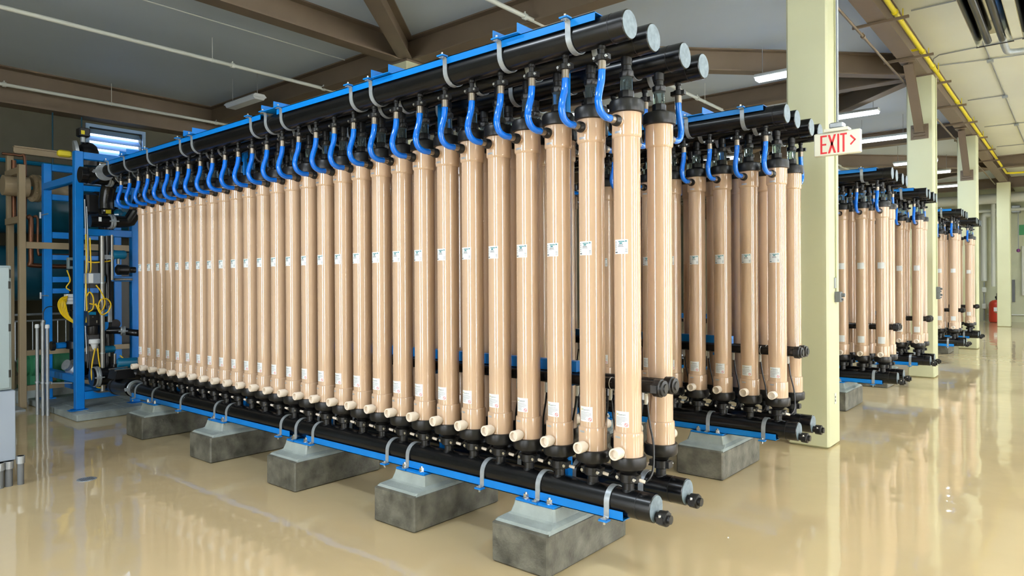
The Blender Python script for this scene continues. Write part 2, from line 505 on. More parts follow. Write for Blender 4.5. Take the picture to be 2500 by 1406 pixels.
part('clamp_bolt', MB().cyl((-.042, -.302, 3.215), (-.042, -.312, 3.215), .009, n=8).cyl((.042, -.302, 3.215), (.042, -.312, 3.215), .009, n=8), M['bolt'], hc, 1)
part('spigot', MB().lathe([(.017, 3.23), (.017, 3.265), (.022, 3.27), (.022, 3.296)], 14, (0, -.286, 0)), M['blackm'])
# air hose to the drain line between the rows
part('air_hose', MB().tube(smooth([(.05, .02, .655), (.1, .03, .64), (.13, .07, .70), (.11, .12, .85), (.07, .14, 1.0), (.05, .14, 1.17)], 5), .0075, 6), M['blackm'], None, 1)
part('hose_fitting', MB().cyl((.045, .0, .655), (.10, .03, .638), .011, n=8), M['port'], None, 1)
part('hose_fitting', MB().cyl((.05, .14, 1.10), (.05, .14, 1.17), .013, n=8), M['labelw'], None, 1)

def patch(mb, a0, a1, z0, z1, r, n=10):
    # curved sheet on the housing between bearings a0..a1 (degrees, -90 faces the aisle)
    ring = []
    v, f = [], []
    for i in range(n + 1):
        a = R(a0 + (a1 - a0) * i / n)
        v += [(r * math.cos(a), r * math.sin(a), z0), (r * math.cos(a), r * math.sin(a), z1)]
    for i in range(n):
        f.append((2 * i, 2 * i + 2, 2 * i + 3, 2 * i + 1))
    return mb.add(v, f)
def on_tube(v, f, ac, zc, r):
    return [(r * math.cos(R(ac) + p[0] / r), r * math.sin(R(ac) + p[0] / r), zc + p[1]) for p in v], f
RL = TR + .0006
RP = TR + .0011
lb = part('product_label', patch(MB(), -124, -57, 2.055, 2.145, RL), M['labelw'])
mb = MB()
patch(mb, -101, -78, 2.108, 2.112, RP, 3); patch(mb, -103, -76, 2.100, 2.103, RP, 3)
for k in range(5): patch(mb, -121, -111, 2.128 - k * .012, 2.131 - k * .012, RP, 2)
for k in range(4): patch(mb, -70, -60, 2.084 - k * .006, 2.086 - k * .006, RP, 2)
patch(mb, -121, -106, 2.062, 2.069, RP, 2)
part('print', mb, M['ink'], lb, 1)
mb = MB()
patch(mb, -101, -72, 2.129, 2.135, RP, 3); patch(mb, -70, -62, 2.130, 2.138, RP, 2); patch(mb, -96, -82, 2.117, 2.126, RP, 2)
part('print', mb, M['inkteal'], lb, 1)
cb = part('caution_label', patch(MB(), -124, -57, .985, 1.082, RL), M['labelw'])
mb = MB()
tv, tf = text_mesh('Caution', .017, 'caution_word', M['ink'])
mb.add(*on_tube(tv, tf, -90, 1.062, RP))
for k in range(7):
    patch(mb, -120, (-63 if k % 3 else -72) if k < 4 else -88 - 3 * (k % 2), 1.045 - k * .0078, 1.0465 - k * .0078, RP, 6)
part('print', mb, M['ink'], cb, 1)
mb = MB()
tri = [(-.006, -.005), (.006, -.005), (0, .006)]
mb.add(*on_tube(tri, [(0, 1, 2)], -113, 1.064, RP))
part('warning_triangle', mb, M['yellowp'], cb, 1)
mb = MB()
rv, rf = [], []
for i in range(18):
    a = 2 * math.pi * i / 18
    rv += [(.011 * math.cos(a), .011 * math.sin(a)), (.0085 * math.cos(a), .0085 * math.sin(a))]
    j = (i + 1) % 18
    rf.append((2 * i, 2 * j, 2 * j + 1, 2 * i + 1))
mb.add(*on_tube(rv, rf, -69, 1.001, RP))
mb.add(*on_tube([(-.0075, .0055), (-.0055, .0075), (.0075, -.0055), (.0055, -.0075)], [(0, 1, 2, 3)], -69, 1.001, RP))
part('prohibition_sign', mb, M['red'], cb, 1)
part('tape_strip', patch(MB(), -112, -80, 2.802, 2.815, .0933, 5), M['silver'], None, 1)
part('tape_strip', patch(MB(), -118, -92, .915, .927, .0933, 5), M['silver'], None, 1)

def module(x, y, rz, label, group, lvl):
    root = thing('filter_module', label, 'filter tube', (x, y, BZ), rz, group)
    made = []
    for nm, me, par, lv_ in SPEC:
        if lv_ < lvl:
            made.append(None)
            continue
        made.append(obj(nm, me, made[par] if par is not None else root))
    return root

# ------------------------------------------------------------------ racks
XE, PITCH, PR = -1.99, .2652, .086
X0 = -2.18
ZU, ZL = 3.369, .498
RACKS = [(3.741, 'nearest rack', 28, 28, 1), (6.485, 'second rack', 20, 16, 1), (10.89, 'third rack', 9, 9, 2), (13.635, 'fourth rack', 7, 7, 2), (18.04, 'fifth rack', 7, 7, 2), (20.79, 'sixth rack', 6, 6, 2)]
PLX = [-2.83, -4.08, -5.67, -7.24, -8.95]
STRAP_U = [-2.36, -2.905, -3.41, -4.23, -4.48, -5.5, -5.76, -6.02, -7.22, -7.49, -8.33, -9.0, -9.5]
STRAP_L = [-2.285, -2.83, -3.34, -4.15, -4.40, -5.46, -5.74, -6.0, -7.07, -7.33, -8.15, -8.93, -9.45]
def arc(cy, cz, r, a0, a1, n):
    return [(cy + r * math.cos(R(a0 + (a1 - a0) * i / n)), cz + r * math.sin(R(a0 + (a1 - a0) * i / n))) for i in range(n + 1)]
SR = PR + .0035
W2 = .019
# straps relative to the pipe axis; lower ones go over the pipe, upper ones hang under it
path_l = [(-SR - .045, -.094), (-SR - .012, -.094), (-SR - .001, -.082), (-SR, 0)] + arc(0, 0, SR, 180, 0, 14)[1:] + [(SR + .001, -.082), (SR + .012, -.094), (SR + .045, -.094)]
strap_l = MB().band(path_l, .006, -W2, W2).mesh('strap', M['galv'])
tab_l = MB().box(-.03, .03, -SR - .055, -SR - .005, -.106, -.095).mesh('strap_tab', M['blue'])
bolt_l = MB().cyl((0, -SR - .032, -.128), (0, -SR - .032, -.078), .008, n=6).mesh('strap_bolt', M['bolt'])
path_u = [(-SR - .045, .088), (-SR - .012, .088), (-SR - .001, .076), (-SR, 0)] + arc(0, 0, SR, 180, 360, 14)[1:] + [(SR + .001, .076), (SR + .012, .088), (SR + .045, .088)]
strap_u = MB().band(path_u, -.006, -W2, W2).mesh('strap', M['galv'])
tab_u = MB().box(-.03, .03, -SR - .055, -SR - .005, .09, .099).mesh('strap_tab', M['blue'])
bolt_u = MB().cyl((0, -SR - .032, .08), (0, -SR - .032, .118), .008, n=6).mesh('strap_bolt', M['bolt'])
end_fit = MB().lathe([(.03, 0), (.03, .035), (.044, .04), (.046, .085), (.04, .09), (.026, .092), (.026, .1)], 12).mesh('dummy', M['blackm'])
bpy.data.meshes.remove(end_fit)
fit_me = MB().lathe([(.03, -.02), (.03, .022), (.045, .026), (.047, .074), (.043, .08), (.027, .082), (.027, .1)], 16, d=(1, 0, 0)).box(.028, .072, -.056, -.04, -.02, .02).box(.028, .072, .04, .056, -.02, .02).mesh('end_coupling', M['blackm'])
fitb_me = MB().cyl((.05, -.05, .018), (.05, -.05, .032), .008, n=6).cyl((.05, .05, .018), (.05, .05, .032), .008, n=6).mesh('coupling_bolt', M['bolt'])

def header(x1, y, z, label, group, upper, straps, xl=-9.72, name='header_pipe', side=-1):
    r = thing(name, label, 'pipe', (x1, y, z), group=group)
    L = x1 - xl
    MB().lathe([(PR, -L), (PR, -.004), (PR - .004, 0)], 40, d=(1, 0, 0)).build('pipe', M['black'], r)
    MB().lathe([(PR - .005, -.002), (PR - .006, .0025)], 40, d=(1, 0, 0)).build('end_disc', M['disc'], r)
    MB().lathe([(PR + .0012, -.105), (PR + .0012, -.1)], 40, d=(1, 0, 0)).build('weld_seam', M['blackm'], r)
    for sx in straps:
        o = obj('strap', strap_u if upper else strap_l, r, (sx - x1, 0, 0), 0 if side < 0 else math.pi)
        obj('strap_tab', tab_u if upper else tab_l, o)
        obj('strap_bolt', bolt_u if upper else bolt_l, o)
    if not upper:
        e = obj('end_coupling', fit_me, r, (0, .0, -.047))
        obj('coupling_bolt', fitb_me, e)
    return r

def drainline(x1, y, z, label, group, xl=-9.6):
    r = thing('drain_pipe', label, 'pipe', (x1, y, z), group=group)
    MB().cyl((xl - x1, 0, 0), (0, 0, 0), .04, n=20).build('pipe', M['black'], r)
    MB().lathe([(.041, -.02), (.056, -.016), (.058, .03), (.05, .036), (.05, .05), (.03, .054), (.028, .062)], 16, d=(1, 0, 0)).box(-.014, .028, -.07, -.05, -.024, .024).box(-.014, .028, .05, .07, -.024, .024).build('end_coupling', M['blackm'], r)
    MB().lathe([(.0412, -.335), (.0412, -.329)], 20, d=(1, 0, 0)).build('white_band', M['labelw'], r)
    return r

block_me = MB().bbox(-.2375, .2375, -.485, .485, 0, .275, .012).mesh('block', M['conc'])
g = MB()
def rect(hx, hy, z):
    c = .012
    return [(-hx + c, -hy, z), (hx - c, -hy, z), (hx, -hy + c, z), (hx, hy - c, z), (hx - c, hy, z), (-hx + c, hy, z), (-hx, hy - c, z), (-hx, -hy + c, z)]
g.loft([rect(.236, .483, .262), rect(.222, .445, .288), rect(.205, .36, .300), rect(.192, .342, .310), rect(.176, .326, .36), rect(.172, .322, .385)])
grout_me = g.mesh('grout_pad', M['grout'], angle=20)
plate_me = MB().bbox(-.165, .165, -.316, .316, .385, .401, .002).mesh('base_plate', M['blue'])
nut_me = MB().cyl((0, 0, .401), (0, 0, .407), .03, n=16).cyl((0, 0, .407), (0, 0, .432), .024, n=6).cyl((0, 0, .432), (0, 0, .444), .013, n=8).mesh('anchor_bolt', M['bolt'])
def plinth(x, y, label, group):
    r = thing('concrete_plinth', label, 'plinth', (x, y, 0), group=group)
    obj('block', block_me, r)
    obj('grout_pad', grout_me, r)
    p = obj('base_plate', plate_me, r)
    for sx in (-.1, .1):
        for sy in (-.272, .272):
            obj('anchor_bolt', nut_me, p, (sx, sy, 0))
    return r

def rail_u(mb, x0, x1, y, z, up):
    # shallow channel cradling a header pipe; opens up (lower) or down (upper)
    w, t, h = PR + .007, .005, .058
    if up:
        mb.box(x0, x1, y - w, y + w, z - PR - .007, z - PR - .002)
        mb.box(x0, x1, y - w, y - w + t, z - PR - .007, z - PR + h - .007)
        mb.box(x0, x1, y + w - t, y + w, z - PR - .007, z - PR + h - .007)
    else:
        h = .05
        mb.box(x0, x1, y - w, y + w, z + PR + .002, z + PR + .007)
        mb.box(x0, x1, y - w, y - w + t, z + PR + .007 - h, z + PR + .007)
        mb.box(x0, x1, y + w - t, y + w, z + PR + .007 - h, z + PR + .007)

def rack(y0, nm, nf, nr, lvl, idx):
    y1 = y0 + .429
    yc = (y0 + y1) / 2
    full = lvl == 1
    xl = -9.72 if idx == 0 else (-9.0 if idx == 1 else -5.6)
    for i in range(nf):
        lab = 'tan filter tube, %s from the right end in the %s\'s front row' % (ORD[i + 1], nm)
        module(X0 - PITCH * i, y0, 0, lab, '%s front row tubes' % nm, lvl)
    for i in range(nr):
        lab = 'tan filter tube, %s from the right end in the %s\'s rear row' % (ORD[i + 1], nm)
        module(X0 - PITCH * i, y1, math.pi, lab, '%s rear row tubes' % nm, lvl)
    su = [s for s in STRAP_U if s > xl + .1]
    sl_ = [s for s in STRAP_L if s > xl + .1]
    for y, w, sd in ((y0 - .286, 'foremost', -1), (y0, 'second', -1), (y1, 'third', 1), (y1 + .286, 'rearmost', 1)):
        header(XE, y, ZU, 'black header pipe on top of the %s, %s of its four' % (nm, w), '%s top header pipes' % nm, True, su, xl, side=sd)
    for y, w, sd in ((y0, 'front', -1), (y1, 'rear', 1)):
        header(XE, y, ZL, 'black manifold pipe at the foot of the %s, %s one' % (nm, w), '%s bottom manifold pipes' % nm, False, sl_, xl, 'manifold_pipe', sd)
    drainline(-2.05, yc - .075, 1.212, 'thin black drain pipe between the tube rows of the %s, front one' % nm, '%s drain pipes' % nm, xl + .15)
    drainline(-2.05, yc + .075, 1.212, 'thin black drain pipe between the tube rows of the %s, rear one' % nm, '%s drain pipes' % nm, xl + .15)
    # steel frame
    fr = thing('rack_frame', 'blue steel frame of posts and rails carrying the %s' % nm, 'frame', (-5.5, yc, .4))
    o = (5.5, -yc, -.4)
    px = [p for p in PLX if p > xl + .1]
    pm = MB().bbox(-.027, .027, -.027, .027, .402, 3.458, .004).mesh('post', M['blue'], off=(0, 0, -.4))
    cm = MB().box(-.105, .105, y0 - .411 - yc, y1 + .411 - yc, 3.463, 3.469).box(-.105, -.099, y0 - .411 - yc, y1 + .411 - yc, 3.469, 3.525).box(.099, .105, y0 - .411 - yc, y1 + .411 - yc, 3.469, 3.525).mesh('cross_channel', M['blue'], off=(0, 0, -.4))
    for p in px:
        obj('post', pm, fr, (p + 5.5 + .03, 0, 0))
        obj('cross_channel', cm, fr, (p + 5.5, 0, 0))
        if p > -9.4:
            MB().box(p - .03, p + .03, yc - .11, yc + .11, 1.14, 1.165).build('cross_bar', M['blue'], fr, off=o)
    MB().box(xl + .2, -2.7, yc - .03, yc + .03, 1.255, 1.33).build('stringer', M['blue'], fr, off=o)
    cuts = [(-2.17, -5.57), (-5.85, -9.56)] if xl < -9 else [(-2.17, -5.57), (-5.85, xl + .1)] if xl < -6 else [(-2.17, xl + .1)]
    for a, b in cuts:
        for y in (y0 - .286, y0, y1, y1 + .286):
            m_ = MB()
            rail_u(m_, b, a, y, ZU, False)
            m_.build('top_rail', M['blue'], fr, off=o)
        for y in (y0, y1):
            m_ = MB()
            rail_u(m_, b, a, y, ZL, True)
            m_.build('bottom_rail', M['blue'], fr, off=o)
    for k, p in enumerate(px):
        if k == 0 and idx == 3: pass
        plinth(p, yc - .03, 'grey concrete plinth under the %s, %s from its right end' % (nm, ORD[k + 1]), '%s plinths' % nm)
for k, (y0, nm, nf, nr, lvl) in enumerate(RACKS):
    rack(y0, nm, nf, nr, lvl, k)

# ------------------------------------------------------------------ ceiling services
def hung_pipe(x, z, y0, y1, r, m, label, rods, nm='sprinkler_pipe', joints=()):
    t = thing(nm, label, 'pipe', (x, y0, z), group='white ceiling pipes')
    MB().cyl((0, 0, 0), (0, y1 - y0, 0), r, n=14).build('pipe', m, t)
    for y in rods:
        MB().cyl((0, y - y0, r * .8), (0, y - y0, ZC - z - .002), .006, n=6).build('hanger_rod', m, t)
        MB().lathe([(r + .006, -.012), (r + .006, .012)], 14, (0, y - y0, 0), (0, 1, 0)).build('hanger_ring', m, t)
    for y in joints:
        MB().lathe([(r + .014, -.03), (r + .014, .03)], 14, (0, y - y0, 0), (0, 1, 0)).cyl((0, y - y0, r), (0, y - y0, r + .04), .012, n=8).build('joint', m, t)
    return t
hung_pipe(-11.9, 5.887, -4.5, 30, .034, M['white'], 'white ceiling pipe sloping across the upper left corner', (1.5, 5.92, 10.3), joints=(6.3, 8.25))
hung_pipe(-16.3, 5.85, -4.5, 30, .034, M['white'], 'white ceiling pipe along the left wall above the louvre', (1.5, 5.84, 10.2), joints=(3.9, 8.2))
hung_pipe(-6.4, 5.887, -4.5, 34, .034, M['white'], 'white ceiling pipe passing behind the nearest rack\'s right end', (3.4, 10.1, 14.4, 18.6), joints=(8.0, 14.0))
hung_pipe(-2.66, 5.8, 8.6, 34, .02, M['beam'], 'thin taupe pipe beside the girder left of the yellow pipe', (), 'taupe_pipe', (12.0,))
tag(MB().tube([(-11.1, -4.8, 6.285), (-11.1, 8.2, 6.285)], .012, 8).build('ceiling_conduit', M['white']), 'thin pale conduit clipped to the dim ceiling at upper left', 'conduit')
# yellow gas pipe and the brackets below the girder
gp = thing('gas_pipe', 'bright yellow gas pipe running along the brown ceiling girder', 'pipe', (-2.13, 4, 5.93))
go = (2.13, -4, -5.93)
MB().tube([(-2.13, 4, 5.93), (-2.13, 31.5, 5.93)] + smooth([(-2.13, 31.5, 5.93), (-2.12, 31.75, 5.93), (-1.9, 31.9, 5.93)], 4)[1:] + [(3, 31.9, 5.93)], .036, 12).build('pipe', M['yellow'], gp, off=go)
for y in (11.6, 13.9, 15.0, 18.3, 20.6, 22.8, 25.4):
    MB().lathe([(.046, -.04), (.046, .04)], 12, (-2.13, y, 5.93), (0, 1, 0)).build('joint', M['yellow'], gp, off=go)
    MB().cyl((-2.07, y + .25, 5.86), (-2.07, y + .25, 6.05), .007, n=6).build('hanger', M['yellow'], gp, off=go)
MB().tube(smooth([(-2.13, 13.7, 5.93), (-2.2, 13.75, 5.94), (-2.33, 13.76, 5.94)], 4), .022, 8).build('branch', M['yellow'], gp, off=go)
br = MB().box(-.39, .39, -.02, .02, 0, .005).box(-.39, .39, -.02, -.015, .005, .04).box(-.39, .39, .015, .02, .005, .04).mesh('strut_bracket', M['beam'])
for k, y in enumerate((11.65, 13.87, 16.0, 18.35, 20.5, 22.9, 25.2, 27.5)):
    tag(obj('strut_bracket', br, None, (-2.345, y, 5.825)), 'brown strut bracket across the girder, %s nearest of the row' % ORD[k + 1], 'bracket', 'strut brackets under the girder')
# infrared tube heater
def heater(x, y0, y1, z, label):
    t = thing('tube_heater', label, 'heater', (x, y1, z), group='radiant tube heaters')
    L = y1 - y0
    MB().prism([(-.23, -.05), (-.12, .14), (.12, .14), (.23, -.05), (.222, -.05), (.115, .132), (-.115, .132), (-.222, -.05)], 'y', -L, 0).build('reflector', M['reflector'], t, angle=20)
    for sx in (-.09, .09):
        MB().cyl((sx, -L, .03), (sx, 0, .03), .05, n=16).build('burner_tube', M['darkmetal'], t)
    for yy in (-L + .3, -L / 2, -.05):
        MB().box(-.24, .24, yy - .012, yy + .012, -.062, -.05).build('cross_bar', M['darkmetal'], t)
    return t
h1 = heater(-1.0, 4, 12.92, 5.58, 'shiny ceiling tube heater with two dark burner tubes, nearer the girder')
MB().tube(smooth([(.09, 0, .03), (.09, .5, .03), (.12, .78, .02), (.3, .88, .02), (.6, .88, .02), (1.2, .88, .02)], 5), .05, 14).build('exhaust_pipe', M['galv'], h1)
heater(-.42, 4, 12.9, 5.58, 'shiny ceiling tube heater at the very right edge')
# thin conduits on the right part of the ceiling
cd = [[(-1.36, 8, 6.28), (-1.36, 30, 6.28)], [(-2.25, 16.3, 6.28), (-1.4, 16.5, 6.28), (-.5, 16.65, 6.28)], [(-2.1, 12.7, 6.28), (-1.4, 12.7, 6.28)],
      [(-2.1, 19.95, 6.28), (-1.36, 19.95, 6.28)], [(-2.2, 15.6, 6.1), (-2.2, 15.6, 6.24), (-2.1, 15.55, 6.28), (-1.36, 15.5, 6.28), (-.6, 15.45, 6.28)], [(-2.1, 23.7, 6.28), (-.8, 23.8, 6.28)],
      [(-2.1, 27.5, 6.28), (-.8, 27.6, 6.28)]]
for k, p in enumerate(cd):
    tag(MB().tube(p, .012, 6).build('ceiling_conduit', M['conduit']), ['long thin conduit running away along the right ceiling', 'thin conduit crossing to the right past the heater end', 'short thin conduit beside the tube heater',
        'thin conduit crossing halfway along the right ceiling', 'thin conduit bending out of the girder beside the middle column', 'far thin conduit crossing the right ceiling', 'farthest thin conduit crossing the right ceiling'][k], 'conduit', 'ceiling conduits')
jb = MB().bbox(-.055, .055, -.055, .055, -.05, 0, .004).mesh('junction_box', M['galv'])
for k, y in enumerate((16.5, 19.95, 23.75)):
    tag(obj('junction_box', jb, None, (-1.36, y, 6.266)), 'small ceiling junction box on the right conduit, %s one away' % ORD[k + 1], 'junction box', 'ceiling junction boxes')

# ------------------------------------------------------------------ exit sign on its stem
ex = thing('exit_sign', 'white EXIT sign with red letters and arrow hanging before the column', 'sign', (-1.423, 5.6, 2.845))
MB().bbox(-.166, .166, -.022, .022, 0, .178, .006).build('panel', M['signw'], ex)
MB().box(-.085, .085, -.05, .05, .178, .2).build('canopy', M['signw'], ex)
MB().bbox(-.05, .05, -.045, .045, .2, .245, .008).build('mounting_box', M['galv'], ex)
MB().cyl((0, 0, .245), (0, 0, 3.453), .0095, n=10).build('stem', M['conduit'], ex)
def glyphs():
    m_ = MB()
    y = -.0232
    def q(pts):
        m_.prism(pts, 'y', y, -.0215)
    h, b, t = .142, .016, .013
    def bar(x0, z0, x1, z1):
        q([(x0, z0), (x1, z0), (x1, z1), (x0, z1)])
    # E
    bar(-.118, b, -.104, b + h); bar(-.104, b, -.07, b + t); bar(-.104, b + h - t, -.07, b + h); bar(-.104, b + h / 2 - t / 2, -.075, b + h / 2 + t / 2)
    # X
    q([(-.064, b), (-.048, b), (-.005, b + h), (-.021, b + h)]); q([(-.021, b), (-.005, b), (-.048, b + h), (-.064, b + h)])
    # I
    bar(.004, b, .018, b + h)
    # T
    bar(.041, b, .055, b + h - t); bar(.024, b + h - t, .072, b + h)
    return m_
glyphs().build('letters', M['signr'], ex)
mb = MB()
mb.prism([(.092, .13), (.1, .14), (.135, .1), (.128, .09)], 'y', -.0232, -.0215)
mb.prism([(.135, .1), (.1, .06), (.092, .07), (.122, .1)], 'y', -.0232, -.0215)
mb.build('arrow', M['signr'], ex)

# ------------------------------------------------------------------ far end of the hall
t = thing('gas_cylinder', 'red cylinder tank standing by the far wall', 'tank', (-2.86, 37.2, 0))
MB().lathe([(.26, .0), (.30, .03), (.31, .1), (.31, .78), (.28, .9), (.18, .98), (.09, 1.0)], 24).build('body', M['tankred'], t)
MB().lathe([(.05, .99), (.05, 1.06), (.08, 1.08), (.08, 1.16), (.03, 1.18), (.03, 1.3)], 12).build('valve', M['darkmetal'], t)
MB().box(-.1, .16, -.316, -.306, .5, .68).build('label_plate', M['labelw'], t)
MB().box(-.06, .14, -.318, -.308, .44, .47).build('label_strip', M['signg'], t)
def wall_pipe(pts, r, label, nm='wall_pipe', m='white', grp='white pipes on the far wall'):
    return tag(MB().tube(pts, r, 12).build(nm, M[m]), label, 'pipe', grp)
wall_pipe([(-16, 36.9, 5.5), (6, 36.9, 5.5)], .22, 'thick white duct pipe crossing the far end under the ceiling', 'duct_pipe')
wall_pipe([(-16, 37.5, 5.02), (6, 37.5, 5.02)], .07, 'thinner white pipe below the thick far duct')
wall_pipe(smooth([(-2.7, 37.6, 4.85), (-3.25, 37.6, 4.85), (-3.37, 37.6, 4.75), (-3.37, 37.6, 4.0), (-3.37, 37.6, 1.85)], 4), .12, 'white vertical downpipe on the far wall, left of the tank')
wall_pipe([(-3.0, 37.35, 5.3), (-3.0, 37.35, 1.6)], .085, 'white vertical pipe directly above the red tank')
wall_pipe([(-3.37, 37.6, 1.8), (-3.37, 37.6, .05)], .03, 'thin pipe below the far downpipe', m='conduit')
for z, k in ((1.45, 'upper'), (.7, 'lower')):
    tag(MB().bbox(-3.45, -3.29, 37.45, 37.75, z - .12, z + .12, .02).build('pipe_fitting', M['white']), '%s white fitting on the thin pipe beside the red tank' % k, 'fitting')
wb = tag(MB().bbox(-2.35, -2.03, 37.5, 37.995, 4.88, 5.2, .02).build('wall_box', M['galv']), 'grey box high on the far wall with a hanging pull cord', 'box')
MB().tube([(-2.11, 37.6, 4.88), (-2.11, 37.6, 3.25)], .018, 6).build('pull_cord', M['conduit'], wb)
MB().lathe([(.03, 0), (.07, .03), (.07, .12), (.03, .15)], 10, (-2.11, 37.6, 3.12)).build('pull_handle', M['purple'], wb)
tag(MB().box(-2.36, -2.26, 37.93, 37.99, .9, 1.9).build('wall_strip', M['pvcgrey']), 'dark vertical strip on the far wall right of the last column', 'strip')
tag(MB().box(-2.1, -1.85, 37.96, 37.99, 3.9, 4.35).build('wall_notice', M['signg']), 'small green notice on the far wall at the right edge', 'notice')
tag(MB().tube([(-3.3, 37.95, .32), (4, 37.95, .32)], .03, 8).build('wall_conduit', M['white']), 'pale low conduit along the far wall', 'conduit')
tag(MB().tube([(-1.97, 37.9, 3.4), (-1.97, 37.9, 1.2)], .05, 8).build('wall_pipe', M['white']), 'short white vertical pipe at the far right edge', 'pipe')

# ------------------------------------------------------------------ left foreground: cabinet, conduits, floor drain
t = thing('electrical_cabinet', 'grey electrical cabinet at the left edge of the picture', 'cabinet', (-7.85, 1.55, .9))
MB().bbox(-.15, .13, -.42, .345, 0, 1.168, .008).build('body', M['cab'], t)
d_ = MB().bbox(.132, .148, -.41, .325, .02, 1.15, .004).build('door', M['cab'], t)
for z in (.12, .55, .95):
    MB().cyl((.148, .325, z), (.148, .325, z + .07), .009, n=8).build('hinge', M['darkmetal'], d_)
MB().cyl((.148, .33, 1.05), (.148, .33, 1.13), .006, n=8).build('door_edge', M['darkmetal'], d_)
t = thing('wireway_box', 'blue-grey metal wireway box below the left cabinet', 'box', (-7.85, 1.55, .24))
MB().bbox(-.16, .15, -.43, .368, 0, .655, .006).build('body', M['cab2'], t)
for y in (-.2, .2):
    MB().cyl((.15, y, .635), (.158, y, .635), .01, n=8).build('screw', M['bolt'], t)
for k, (x, y, r, z1, l) in enumerate(((-7.70, 1.79, .033, .235, 'dark conduit under the wireway box, left one'), (-7.72, 1.865, .033, .235, 'dark conduit under the wireway box, right one'), (-7.70, 1.955, .027, .27, 'capped grey conduit stub right of the wireway box'))):
    t = thing('floor_conduit', l, 'conduit', (x, y, 0), group='grey conduits rising from the floor')
    MB().cyl((0, 0, 0), (0, 0, z1), r, n=14).build('pipe', M['pvcgrey'], t)
    MB().lathe([(r + .008, z1 - .07), (r + .008, z1)], 14).build('collar', M['conduit'], t)
t = thing('floor_drain', 'small round steel drain cover in the tan floor', 'drain', (-7.39, 2.41, 0))
MB().lathe([(.085, 0), (.085, .003), (.078, .004)], 24).build('cover', M['galv'], t)
for k in range(-3, 4):
    MB().box(-.05, .05, k * .017 - .003, k * .017 + .003, .004, .0046).build('slot', M['darkmetal'], t)

# four galvanised conduits with caps standing before the skid
for k, (x, y, z1) in enumerate(((-11.66, 3.17, 1.30), (-11.62, 3.235, 1.36), (-11.52, 3.20, 1.33), (-11.44, 3.235, 1.30))):
    t = thing('vertical_conduit', 'shiny vertical conduit before the blue skid, %s from the left' % ORD[k + 1], 'conduit', (x, y, 0), group='conduits before the blue skid')
    MB().cyl((0, 0, 0), (0, 0, z1), .024, n=12).build('pipe', M['conduit'], t)
    MB().lathe([(.03, z1 - .04), (.03, z1), (.022, z1 + .015)], 12).build('cap', M['labelw'] if k in (0, 3) else M['conduit'], t)
    MB().lathe([(.034, .46), (.034, .485)], 12).build('clip', M['galv'], t)
tag(MB().box(-11.72, -11.38, 3.262, 3.275, .455, .49).cyl((-11.4, 3.27, .47), (-11.15, 3.46, .47), .008, n=6).build('conduit_strut', M['galv']), 'steel strut holding the vertical conduits to the skid', 'bracket')
tag(MB().tube(smooth([(-11.62, 3.235, 1.37), (-11.62, 3.24, 1.5), (-11.55, 3.3, 1.57), (-11.3, 3.45, 1.53), (-11.1, 3.6, 1.46)], 5), .007, 6).build('black_cable', M['blackm']), 'thin black cable arching from the vertical conduits', 'cable')

# ------------------------------------------------------------------ valve skid
t = thing('concrete_pad', 'low concrete pad with grey cover plates under the blue skid', 'pad', (-11.6, 3.33, 0))
MB().bbox(-1.15, 1.03, 0, 3.2, 0, .1, .012).build('slab', M['padc'], t)
for x0, x1, y0, y1 in ((-.2, .45, .18, .9), (.48, 1.0, .18, .62), (.48, 1.0, .65, 1.5), (-.2, .45, .93, 1.9)):
    MB().box(x0, x1, y0, y1, .1, .106).build('cover_plate', M['grout'], t)
tag(MB().box(-12.9, -12.1, 2.6, 3.14, 0, .03).build('floor_curb', M['galv']), 'low grey curb strip beside the tan frame', 'curb')

sk = thing('skid_frame', 'blue square-tube steel frame at the left end of the nearest rack', 'frame', (-11.7, 3.5, .1))
so = (11.7, -3.5, -.1)
PX0, PX1, PY0, PY1, w = -12.48, -10.98, 3.49, 4.24, .055
for x, y, z1 in ((PX1, PY0, 3.79), (PX0, PY0 + .04, 3.79), (PX1, PY1, 3.6), (PX0, PY1 + .3, 3.79)):
    MB().bbox(x - w, x + w, y - w, y + w, .112, z1, .006).build('post', M['blue'], sk, off=so)
    MB().box(x - .09, x + .09, y - .09, y + .09, .1, .112).build('foot_plate', M['blue'], sk, off=so)
def beam_y(x, y0, y1, z, hh=.05, ww=.05):
    MB().bbox(x - ww, x + ww, y0, y1, z - hh, z + hh, .004).build('beam', M['blue'], sk, off=so)
def beam_x(y, x0, x1, z, hh=.05, ww=.05):
    MB().bbox(x0, x1, y - ww, y + ww, z - hh, z + hh, .004).build('beam', M['blue'], sk, off=so)
beam_y(PX1, PY0 + w, 4.6, 3.735); beam_y(PX0, PY0 + .1, 4.5, 3.735)
beam_x(PY0 + .02, PX0 + w, PX1 - w, 3.42)
beam_y(PX1 + .01, PY0 + w, PY1 - w, 3.265, .04); beam_y(PX1 + .01, PY0 + w, PY1 - w, 2.64); beam_y(PX1 + .01, PY0 + w, PY1 - w, .30, .055)
for z, hh in ((3.27, .045), (2.67, .05), (2.32, .04), (1.97, .045), (1.79, .04)):
    beam_y(PX0, PY0 + .1, 4.4, z, hh)
beam_x(PY0 + .02, PX0 + w, PX1 - w, .53, .05); beam_x(PY0 + .3, PX0 + w, PX1 - w, .31, .05)
beam_y(PX1 + .01, PY0 + .16, PY1 - w, 1.97, .04)
for z in (2.98, 1.72):
    MB().cyl((PX0 - .01, PY0 - .03, z), (PX0 + .3, PY0 - .03, z), .008, n=6).cyl((PX0 - .06, PY0 - .03, z - .05), (PX0 - .06, PY0 - .03, z + .05), .018, n=8).build('hanger_clip', M['galv'], sk, off=so)
